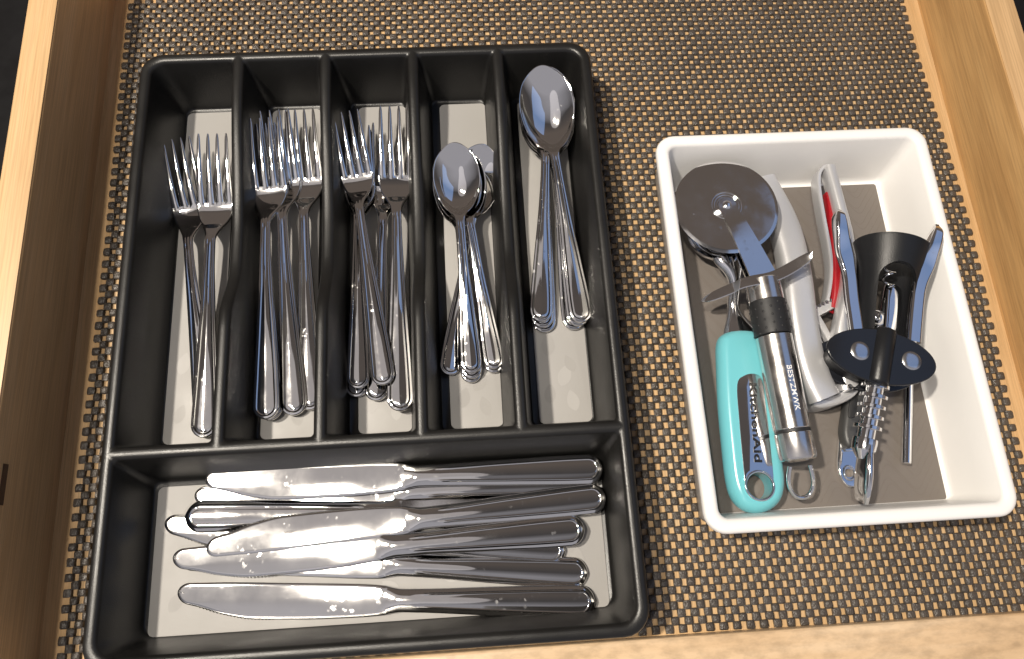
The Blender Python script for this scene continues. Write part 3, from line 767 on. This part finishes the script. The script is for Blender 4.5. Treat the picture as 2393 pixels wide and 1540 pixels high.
# ------------------------------------------------------------------ pizza cutter
pc = thing('pizza_cutter', 'stainless pizza cutter with round wheel and thick brushed steel handle', 'pizza cutter', (273.3, -12.7, 20.0))
WZ = 44.0
wcn = (249.2, 69.0, 44.0)
RWH = 36.6
prof = [(0, 0.2), (0.0, 30), (0.1, 34.4), (0.55, RWH - .1), (0.75, RWH - .1), (1.45, 34.4), (1.5, 34.2), (1.5, 30), (1.5, 0.2)]
tilt = Vector((-0.03, 0.045, 1)).normalized()
wb = Vector(wcn) - tilt * 0.6
wh = part('wheel', lathe(tuple(wb), tuple(wb + tilt), prof, 72), 'wheel', pc, 12)
ax0 = Vector((266.7, 13.2, 42.0)); ax1 = Vector((272.0, -109.9, 38.0)); axd = (ax1 - ax0).normalized(); sd = axd.cross(Vector((0, 0, 1))).normalized()
br_a = Vector(wcn) + Vector((0, 0, 2.2)); br_b = ax0 + Vector((0, 0, 4)) - axd * 2
bd = (br_b - br_a).normalized(); bs = bd.cross(Vector((0, 0, 1))).normalized()
def strip(pts, wids, thick):
    loops = []
    for q, w in zip(pts, wids):
        loops.append([tuple(q - bs * w), tuple(q + bs * w), tuple(q + bs * w - Vector((0, 0, thick))), tuple(q - bs * w - Vector((0, 0, thick)))])
    return loft(loops, True, True, True)
bp = []; bw_ = []
for i in range(9):
    a = math.pi * 0.5 * i / 8; bp.append(br_a - bd * 6.2 * math.cos(a)); bw_.append(max(6.2 * math.sin(a), 0.3))
ln = (br_b - br_a).length
for q, w, dz in ((9, 6.4, 0), (13, 6.6, 0.8), (17, 6.8, 1.1), (ln * .6, 8.0, .9), (ln, 9.2, 0)):
    bp.append(br_a + bd * q + Vector((0, 0, dz))); bw_.append(w)
br = part('fork_bracket', strip(bp, bw_, 1.5), 'wheel', pc, 30)
dz_ = Vector((0, 0, -6.5))
part('fork_bracket', strip([q + dz_ for q in bp], bw_, 1.5), 'wheel', pc, 30)
part('hub_rivet', lathe(tuple(br_a + Vector((0, 0, -1))), tuple(br_a + Vector((0, 0, 3))), [(0, 3.0), (1.6, 3.0), (2.3, 2.4), (2.6, 1.2), (2.7, 0.1)], 24), 'chrome', pc)
hub = []
for q, r in enumerate((6.8, 8.6, 10.4)):
    hub.append(lathe(tuple(wb + tilt * 1.52), tuple(wb + tilt * 3), [(0, r + .5), (0.22, r + .2), (0.22, r - .2), (0, r - .5)], 48, False))
part('hub_ring', join(*hub), 'chrome', pc, parent=wh)
def cyl(name, f0, f1, prof, mat, n=48, parent=None):
    return part(name, lathe(tuple(ax0 + axd * f0), tuple(ax0 + axd * f1), prof, n), mat, pc, 30, parent=parent)
HLEN = (ax1 - ax0).length; RH = 13.6
cyl('ferrule', 0, 15, [(0, 10.9), (0.6, 11.5), (15.6, 11.7)], 'brushed')
rub = cyl('rubber_grip', 15.5, 40, [(0, 11.7), (0.5, 12.1), (23.5, 12.2), (24, 11.7)], 'rubber')
dots = []
for r in range(4):
    for q in range(14):
        a = 2 * math.pi * (q + (r % 2) * .5 * 0) / 14; d0 = 18.8 + r * 5.6 + (2.8 if q % 2 else 0)
        if d0 > 39: continue
        rr = 12.1; u = sd.cross(axd)
        dr = (sd * math.cos(a) + u * math.sin(a)); q0 = ax0 + axd * d0 + dr * (rr - .3)
        dots.append(lathe(tuple(q0), tuple(q0 + dr), [(0, .85), (0.45, .8), (.75, .45), (.82, .05)], 8))
part('grip_dot', join(*dots), 'rubber', pc, parent=rub)['kind'] = 'stuff'
body = cyl('handle_tube', 40, 110, [(0, 11.4), (0.5, 11.8), (HLEN - 40 - 21, 11.8), (HLEN - 40 - 20.5, 11.5)], 'brushed')
cyl('groove_ring', HLEN - 20.6, HLEN, [(0, 11.3), (2.2, 11.3)], 'rubber')
cyl('end_cap', HLEN - 18.2, HLEN, [(0, 11.4), (.4, 11.8), (15.6, 11.8), (17.0, 11.1), (17.6, 9.8), (17.9, 7), (18.4, 5), (18.4, 0.2)], 'brushed')
la, lb = (267.6, -112.5, 34.0), (280.9, -112.2, 34.0)
part('hanging_loop', tube(spline([la, (266.4, -119.1, 32.0), (267.3, -125.7, 29.0), (270.7, -130.7, 27.0), (275.9, -132.3, 26.0), (280.4, -130.4, 27.0), (282.7, -125.2, 29.0), (282.2, -119.2, 32.0), lb], 6), 1.45, 12), 'chrome', pc)
# finger guard wings: a thin plate across the bracket with a rounded, twisted wing on each side
gd = []
for P, ws, ths in (([(266.2, 11.7, 50.0), (257.8, 10.6, 50.0), (250.7, 9.9, 47.0), (246.3, 8.9, 42.0), (240.0, 7.5, 38.0), (232.5, 5.5, 34.0), (226.5, 3.8, 31.0)], lambda f: 8.5 if f < .55 else 8.5 * math.sqrt(max(0.02, 1 - ((f - .55) / .45) ** 2)), None),
                   ([(266.2, 11.7, 50.0), (272.3, 13.0, 50.0), (278.6, 15.4, 50.0), (284.6, 18.2, 51.0), (290.9, 21.4, 53.0), (295.2, 23.8, 55.0), (297.4, 26.0, 57.0)], lambda f: 8.5 if f < .5 else 8.5 * math.sqrt(max(0.02, 1 - ((f - .5) / .5) ** 2)), None)):
    up_ = (0.0, 0.30, 0.95)
    gd.append(sweep(spline(P, 5), ws, 1.3, up_, 10, 4.0))
for g in gd: part('guard_wing', g, 'wheel', pc, 40)
# engraved word wrapped on the tube
tv, tf = text_mesh('BESTZMWK', 4.6, 0.0, 0.03)
u_ = sd.cross(axd); wlen = max(v[0] for v in tv); s0 = 62.0; k = 30.0 / wlen
TV = []
for x, y, z in tv:
    dd = s0 + x * k; R_ = 11.86; ang = math.radians(97) + (y - 1.6) * 1.1 / R_
    TV.append(tuple(ax0 + axd * dd + (-sd * math.cos(ang) * -1 + u_ * math.sin(ang)) * R_))
WORD_SIDE = sd
part('engraving', (TV, tf), 'engraved', pc, parent=body)

# ------------------------------------------------------------------ garlic press
gp = thing('garlic_press', 'silver garlic press with red inner part, handles spread open', 'garlic press', (319.9, -61.5, 6.0))
ha = [(289.8, 100.0, 22.0), (295.8, 70.6, 24.0), (297.5, 42.4, 26.0), (296.7, 15.8, 27.0), (294.5, -10.0, 28.0), (294.1, -34.7, 28.0), (296.1, -54.4, 28.0), (300.5, -68.4, 27.0)]
hA = part('handle', sweep(spline(ha, 8), lambda f: 15 + 6 * smooth(0, .25, f), lambda f: 13 + 7 * smooth(0, .5, f), (0, 0, 1), 28, 3.6), 'satin', gp, 40)
base_o = [(292.8, -65.4, 20.0), (294.0, -72.0, 20.0), (300.5, -74.4, 20.0), (312.8, -72.4, 20.0), (324.4, -67.1, 20.0), (330.9, -59.0, 20.0), (332.7, -53.0, 20.0), (328.3, -47.3, 20.0), (320.0, -43.2, 20.0), (315.2, -49.0, 20.0), (312.9, -64.1, 20.0), (306.7, -64.9, 20.0)]
part('head_casting', prism([tuple(v)[:2] for v in spline(base_o, 4, True)], 7, 27, 3.0, 4), 'satin', gp, 40)
lev = [(318.2, -17.8, 29.0), (317.7, -30.1, 29.0), (317.7, -45.3, 29.0), (318.9, -60.3, 29.0)]
hb = [(335.1, 102.2, 30.0), (335.4, 71.8, 32.0), (335.9, 44.2, 33.0), (332.6, 18.2, 33.0), (325.1, -6.6, 32.0), (318.4, -27.6, 31.0), (317.8, -51.6, 30.0), (319.7, -62.8, 29.0)]
hB = part('handle', sweep(spline(hb, 8), lambda f: 7.5 + 2.5 * smooth(0.4, .7, f) + 7.5 * smooth(.78, 1, f), lambda f: 14, (0, 0, 1), 20, 4.0), 'satin', gp, 40)
hc = [(337.5, 103.2, 28.0), (332.1, 103.3, 27.0), (327.6, 98.0, 26.0), (325.9, 86.2, 25.0), (325.7, 62.4, 24.0), (326.0, 39.0, 23.0), (324.6, 22.9, 22.0), (320.2, 7.1, 21.0), (316.7, -2.1, 20.0)]
part('handle_flange', sweep(spline(hc, 6), 3.2, lambda f: 14 - 4 * f, (0, 0, 1), 14, 4.0), 'satin', gp, 40, parent=hB)
rd = [(330.8, 83.7, 26.0), (331.7, 68.0, 26.0), (331.6, 47.5, 26.0), (330.5, 28.0, 25.0), (326.7, 8.9, 24.0), (322.1, -3.7, 22.0)]
part('red_insert', sweep(spline(rd, 6), lambda f: 1.5 + 8 * smooth(0, .5, f) - 3 * smooth(.7, 1, f), 9, (0, 0, 1), 14, 4.0), 'red', gp, 40)
pins = []
for i in range(4):
    for j in range(6):
        q = Vector((323.1, 3.3, 22.0)) + Vector((i * 1.9 - 1, j * -2.6 + 3, 0)); pins.append(lathe(tuple(q), tuple(q + Vector((-1, .3, .5))), [(0, .7), (3.4, .55), (3.8, .1)], 6))
part('cleaning_pin', join(*pins), 'red', gp)['kind'] = 'stuff'
pl_ = [(306.0, -6.7, 24.0), (306.9, -3.9, 24.0), (322.2, 1.7, 24.0), (323.5, -1.2, 24.0), (321.9, -4.3, 24.0), (306.5, -10.9, 24.0)]
sv = part('sieve_plate', prism(pl_, 9, 26, 0.8), 'satin', gp)
bm_ = []
for i in range(6):
    q = Vector((306.0, -4.6, 27.0)).lerp(Vector((320.3, 1.1, 27.0)), i / 5); bm_.append(lathe(tuple(q + Vector((0, -1, -1.5))), tuple(q + Vector((0, 2, -1.5))), [(0, 1.1), (2.4, 1.1), (2.9, .6), (3.0, .1)], 10))
part('sieve_tooth', join(*bm_), 'chrome', gp, parent=sv)['kind'] = 'stuff'
part('press_arm', sweep(spline([(307.9, -10.0, 24.0), (311.8, -20.6, 24.0), (315.5, -33.2, 24.0), (317.2, -42.3, 23.0)], 5), 5.0, 6, (0, 0, 1), 12, 5), 'satin', gp)
part('press_arm', sweep(spline([(308.0, -18.6, 18.0), (310.0, -30.6, 19.0), (314.9, -37.1, 19.0), (318.8, -41.6, 20.0)], 5), 4.0, 6, (0, 0, 1), 12, 5), 'satin', gp)
pv = (316.3, -63.1, 37.0)
part('pivot_pin', lathe((pv[0], pv[1], 25), (pv[0], pv[1], 40), [(0, 2.0), (11.6, 2.0), (12.0, 1.5), (11.7, .1)], 20), 'rivet', gp)

# ------------------------------------------------------------------ folded waiter's corkscrew under the winged one
wf = thing('folding_corkscrew', 'dark grey folded corkscrew with chrome bottle lever, under the winged corkscrew', 'corkscrew', (328.6, -80.3, 6.0))
ho = [(347.4, 38.4, 14.0), (352.6, 45.0, 14.0), (356.7, 38.0, 14.0), (355.7, 11.1, 14.0), (352.9, -14.9, 14.0), (345.7, -46.1, 14.0), (337.7, -73.2, 14.0), (332.2, -90.8, 14.0), (325.7, -99.2, 14.0), (317.1, -100.5, 14.0), (315.6, -89.9, 14.0), (321.4, -72.3, 14.0), (329.2, -51.4, 14.0), (337.2, -23.7, 14.0), (343.0, 5.1, 14.0)]
wfh = part('handle', prism([tuple(v)[:2] for v in spline(ho, 4, True)], 7, 17.5, 3.2, 5), 'grey', wf, 40)
part('handle_inlay', prism([tuple(v)[:2] for v in spline([(325.6, -65.8, 18.0), (330.2, -64.0, 18.0), (327.7, -74.9, 18.0), (325.0, -80.7, 18.0), (320.5, -79.6, 18.0)], 4, True)], 17.0, 18.3, .5), 'rubber', wf, parent=wfh)
lv = [(318.1, -89.2, 9.0), (314.0, -100.8, 9.0), (311.4, -110.9, 9.0), (311.5, -119.5, 9.0), (314.6, -125.4, 9.0), (319.0, -126.8, 9.0), (323.7, -124.5, 9.0), (327.2, -116.1, 9.0), (328.9, -104.6, 9.0), (328.9, -95.8, 9.0)]
lo = part('lever', prism([tuple(v)[:2] for v in spline(lv, 4, True)], 6.4, 9.6, .9, 3), 'chrome', wf)
hc2 = (317.8, -117.1, 10.0)
boolean(lo, [(rel(v, [c / S for c in wf.location]), f) for v, f in [lathe((hc2[0], hc2[1], -3), (hc2[0], hc2[1], 30), [(0, 3.0), (33, 3.0)], 24)]])
L = [[(hc2[0] + math.cos(t) * (3.6 + .8 * math.cos(a)), hc2[1] + math.sin(t) * (4.6 + .8 * math.cos(a)), 9.8 + .8 * math.sin(a)) for t in [2 * math.pi * q / 28 for q in range(28)]] for a in [2 * math.pi * k / 10 for k in range(11)]]
part('lever_ring', loft(L), 'chrome', wf, parent=lo)
part('lever_notch', box(*(317.2, -102.7, 9.0)[:2], 9.2, *(322.6, -97.2, 9.0)[:2], 11.6, .5), 'chrome', wf, parent=lo)
kb = (355.5, -10.5, 18.0)
L = [[(kb[0] + 6.2 * math.cos(e) * math.cos(q), kb[1] + 6.2 * math.cos(e) * math.sin(q), 17 + 5 * math.sin(e)) for q in [2 * math.pi * i / 24 for i in range(24)]] for e in [math.pi / 2 * k / 6 * .98 for k in range(7)]]
part('pivot_knob', loft(L, True, False, True), 'chrome', wf)
part('blade_arm', sweep(spline([(378.5, 20.0, 14.0), (371.8, 6.6, 15.0), (365.5, -9.4, 15.0), (357.7, -25.0, 15.0)], 6), 15, 6, (0, 0, 1), 18, 2.4), 'chrome', wf)

# ------------------------------------------------------------------ slim rod under the winged corkscrew
rd_ = thing('chrome_rod', 'slim polished chrome rod sticking out below the black gear plate', 'rod', (358.4, -113.7, 10.0))
r0 = Vector((386.6, 3.7, 12.0)); r1 = Vector((357.3, -113.5, 12.0))
part('shaft', lathe(tuple(r0), tuple(r1), [(0, 2.9), (.4, 3.2), ((r1 - r0).length - .5, 3.2), ((r1 - r0).length, 2.8)], 28), 'chrome', rd_, 30)
part('rod_head', lathe(tuple(r0 - (r1 - r0).normalized() * 10), tuple(r0), [(0, .3), (.6, 3), (3, 4.6), (7, 4.6), (9.4, 3.4), (10, 3.0)], 28), 'chrome', rd_, 30)

# ------------------------------------------------------------------ winged corkscrew
ck = thing('winged_corkscrew', 'black winged corkscrew with two chrome levers and ribbed chrome shaft', 'corkscrew', (348.0, -42.9, 25.0))
ba = Vector((361.0, 32.7, 44.0)); bb = Vector((342.8, -31.2, 44.0)); bt = (bb - ba).normalized(); bsd = bt.cross(Vector((0, 0, 1))).normalized(); LB = (bb - ba).length
def sec(dist, rx, rz, n=36): return [tuple(ba + bt * dist + bsd * (rx * math.cos(2 * math.pi * k / n)) + Vector((0, 0, rz * math.sin(2 * math.pi * k / n)))) for k in range(n)]
PO = [(0, 24.6, 22.5), (.6, 25.4, 23.2), (2.0, 25.2, 23), (10, 22.8, 20.5), (18, 20.6, 18), (27, 19.4, 15.5), (40, 19.0, 13.5), (LB, 17.2, 12.5)]
PI_ = [(LB, 12.4, 8.8), (40, 14.2, 10), (27, 15.2, 12), (18, 16.8, 14.5), (10, 19.6, 17.5), (1, 22.8, 20.8), (0, 23.4, 21.4)]
loops = [sec(*q) for q in PO] + [sec(*q) for q in PI_]
bodyo = part('bell_body', loft(loops + [loops[0]]), 'blackpaint', ck, 40)
wa = []
for i in range(13):
    a = math.pi * i / 12; wa.append(ba + bt * (29 - 10.5 * math.sin(a)) + bsd * (12.6 * math.cos(a)))
wa += [ba + bt * (LB + 4) - bsd * 11.6, ba + bt * (LB + 4) + bsd * 11.6]
poly = [(v.x, v.y) for v in wa]
if sum(poly[i - 1][0] * poly[i][1] - poly[i][0] * poly[i - 1][1] for i in range(len(poly))) < 0: poly = poly[::-1]
ckl = [c / S for c in ck.location]
boolean(bodyo, [(rel(v, ckl), f) for v, f in [loft([[(x, y, 10) for x, y in poly], [(x, y, 90) for x, y in poly]], True, True, True)]])
# worm
hx = [ba + bt * (LB + 2), ba + bt * (LB - 34)]
ws_ = []
for i in range(97):
    f = i / 96; a = f * 2 * math.pi * 3.2; rr = 3.6 * smooth(0, .12, f)
    ws_.append(ba + bt * (LB - 33 - 30 * f) + bsd * (rr * math.cos(a)) + Vector((0, 0, rr * math.sin(a))))
part('worm', join(sweep(ws_, lambda f: 2.0 - 1.0 * smooth(.8, 1, f), lambda f: 2.0 - 1.0 * smooth(.8, 1, f), (.1, .2, 1), 10, 2.0), lathe(tuple(ba + bt * (LB + 3)), tuple(ba), [(0, 4.0), (6, 4.0), (6.4, 2.5), (9, 2.4), (9.4, 1.6), (36, 1.4)], 18)), 'chrome', ck, 40)
# gear plates with rivets and sleeve
gc = Vector((329.6, -48.4, 58.0)); gdir = (Vector((348.3, -52.3, 58.0)) - Vector((316.1, -44.0, 58.0))).normalized(); gv = Vector((-gdir.y, gdir.x, 0))
def gear_outline(sx, sy):
    o_ = []
    for k in range(48):
        a = 2 * math.pi * k / 48; c, s = math.cos(a), math.sin(a)
        x = math.copysign(abs(c) ** .92, c) * sx; y = s * sy * (1 - 0.10 * abs(c))
        o_.append(tuple((gc + gdir * x + gv * y).to_2d()))
    return o_
gpl = part('gear_plate', prism(gear_outline(35.5, 18.5), 55.6, 58, .7), 'blackflat', ck, 40)
part('gear_plate', prism(gear_outline(35.5, 18.5), 33, 36, .7), 'blackflat', ck, 40)
part('gear_core', prism(gear_outline(29, 14), 36.1, 55.5, 1.0), 'blackpaint', ck, 40)
for q in ((316.1, -44.0, 58.0), (348.3, -52.3, 58.0)):
    part('rivet', lathe((q[0], q[1], 57.9), (q[0], q[1], 60), [(0, 6.3), (.5, 6.2), (1.0, 5.2), (1.25, 3), (1.3, .2)], 28), 'rivet', ck, parent=gpl)
sa = Vector((337.0, -30.9, 57.0)); sb = Vector((324.0, -65.4, 57.0))
sl_d = (sb - sa).normalized()
part('sleeve', lathe(tuple(sa + Vector((0, 0, -2))), tuple(sb + Vector((0, 0, -2))), [(-1, 5), (0, 6.8), (.8, 7.2), ((sb - sa).length - 1, 7.2), ((sb - sa).length, 6.6), ((sb - sa).length + .3, 3)], 36), 'blackpaint', ck, 40)
# ribbed shaft and key end
ra = Vector((328.9, -62.6, 46.0)); rb = Vector((316.7, -100.6, 40.0)); rl = (rb - ra).length
pr = [(-4, 5.2)]
for i in range(5):
    d0 = 1.5 + i * (rl - 8) / 4.7
    pr += [(d0, 5.4), (d0 + .1, 8.2), (d0 + .4, 8.6), (d0 + 2.4, 8.6), (d0 + 2.7, 8.2), (d0 + 2.8, 5.4)]
pr += [(rl - 3, 5.4), (rl - 2.5, 7.6), (rl, 7.8), (rl + 5, 7.4), (rl + 11, 3.2)]
part('ribbed_shaft', lathe(tuple(ra), tuple(rb), pr, 32), 'chrome', ck, 30)
kd = (rb - ra).normalized()
kp = [(317.2, -102.3, 40.0), (314.9, -111.7, 39.0), (312.7, -123.6, 37.0), (311.2, -131.4, 35.0), (310.6, -136.9, 33.0)]
part('opener_key', sweep(spline(kp, 6), lambda f: 3.6 + 2.4 * math.sin(math.pi * min(f * 1.1, 1)), lambda f: 15 + 4 * math.sin(math.pi * f), (0, 0, 1), 20, 3.0), 'chrome', ck, 40)
# levers
lvl = [(318.8, -36.7, 52.0), (319.8, -22.0, 52.0), (320.7, -7.0, 52.0), (322.3, 8.2, 52.0), (322.1, 18.7, 53.0), (320.8, 30.5, 55.0), (320.3, 42.3, 57.0), (320.4, 51.4, 58.0), (321.5, 55.2, 58.0)]
lvr = [(356.0, -38.6, 52.0), (359.5, -27.0, 52.0), (363.7, -13.7, 52.0), (367.9, -1.7, 52.0), (372.6, 8.5, 53.0), (377.3, 18.4, 55.0), (381.8, 27.7, 57.0), (385.2, 35.6, 58.0), (386.8, 41.3, 58.0)]
for P in (lvl, lvr):
    part('lever', sweep(spline(P, 6), lambda f: (8.6 + 2.6 * math.exp(-((f - .58) / .10) ** 2)) * (1 if f < .72 else max(.30, 1 - 0.75 * ((f - .72) / .28) ** 2)), lambda f: 5.5 + 4 * smooth(.55, .8, f) - 6 * smooth(.86, 1, f), (0, 0, 1), 24, 5.0), 'chrome', ck, 40)
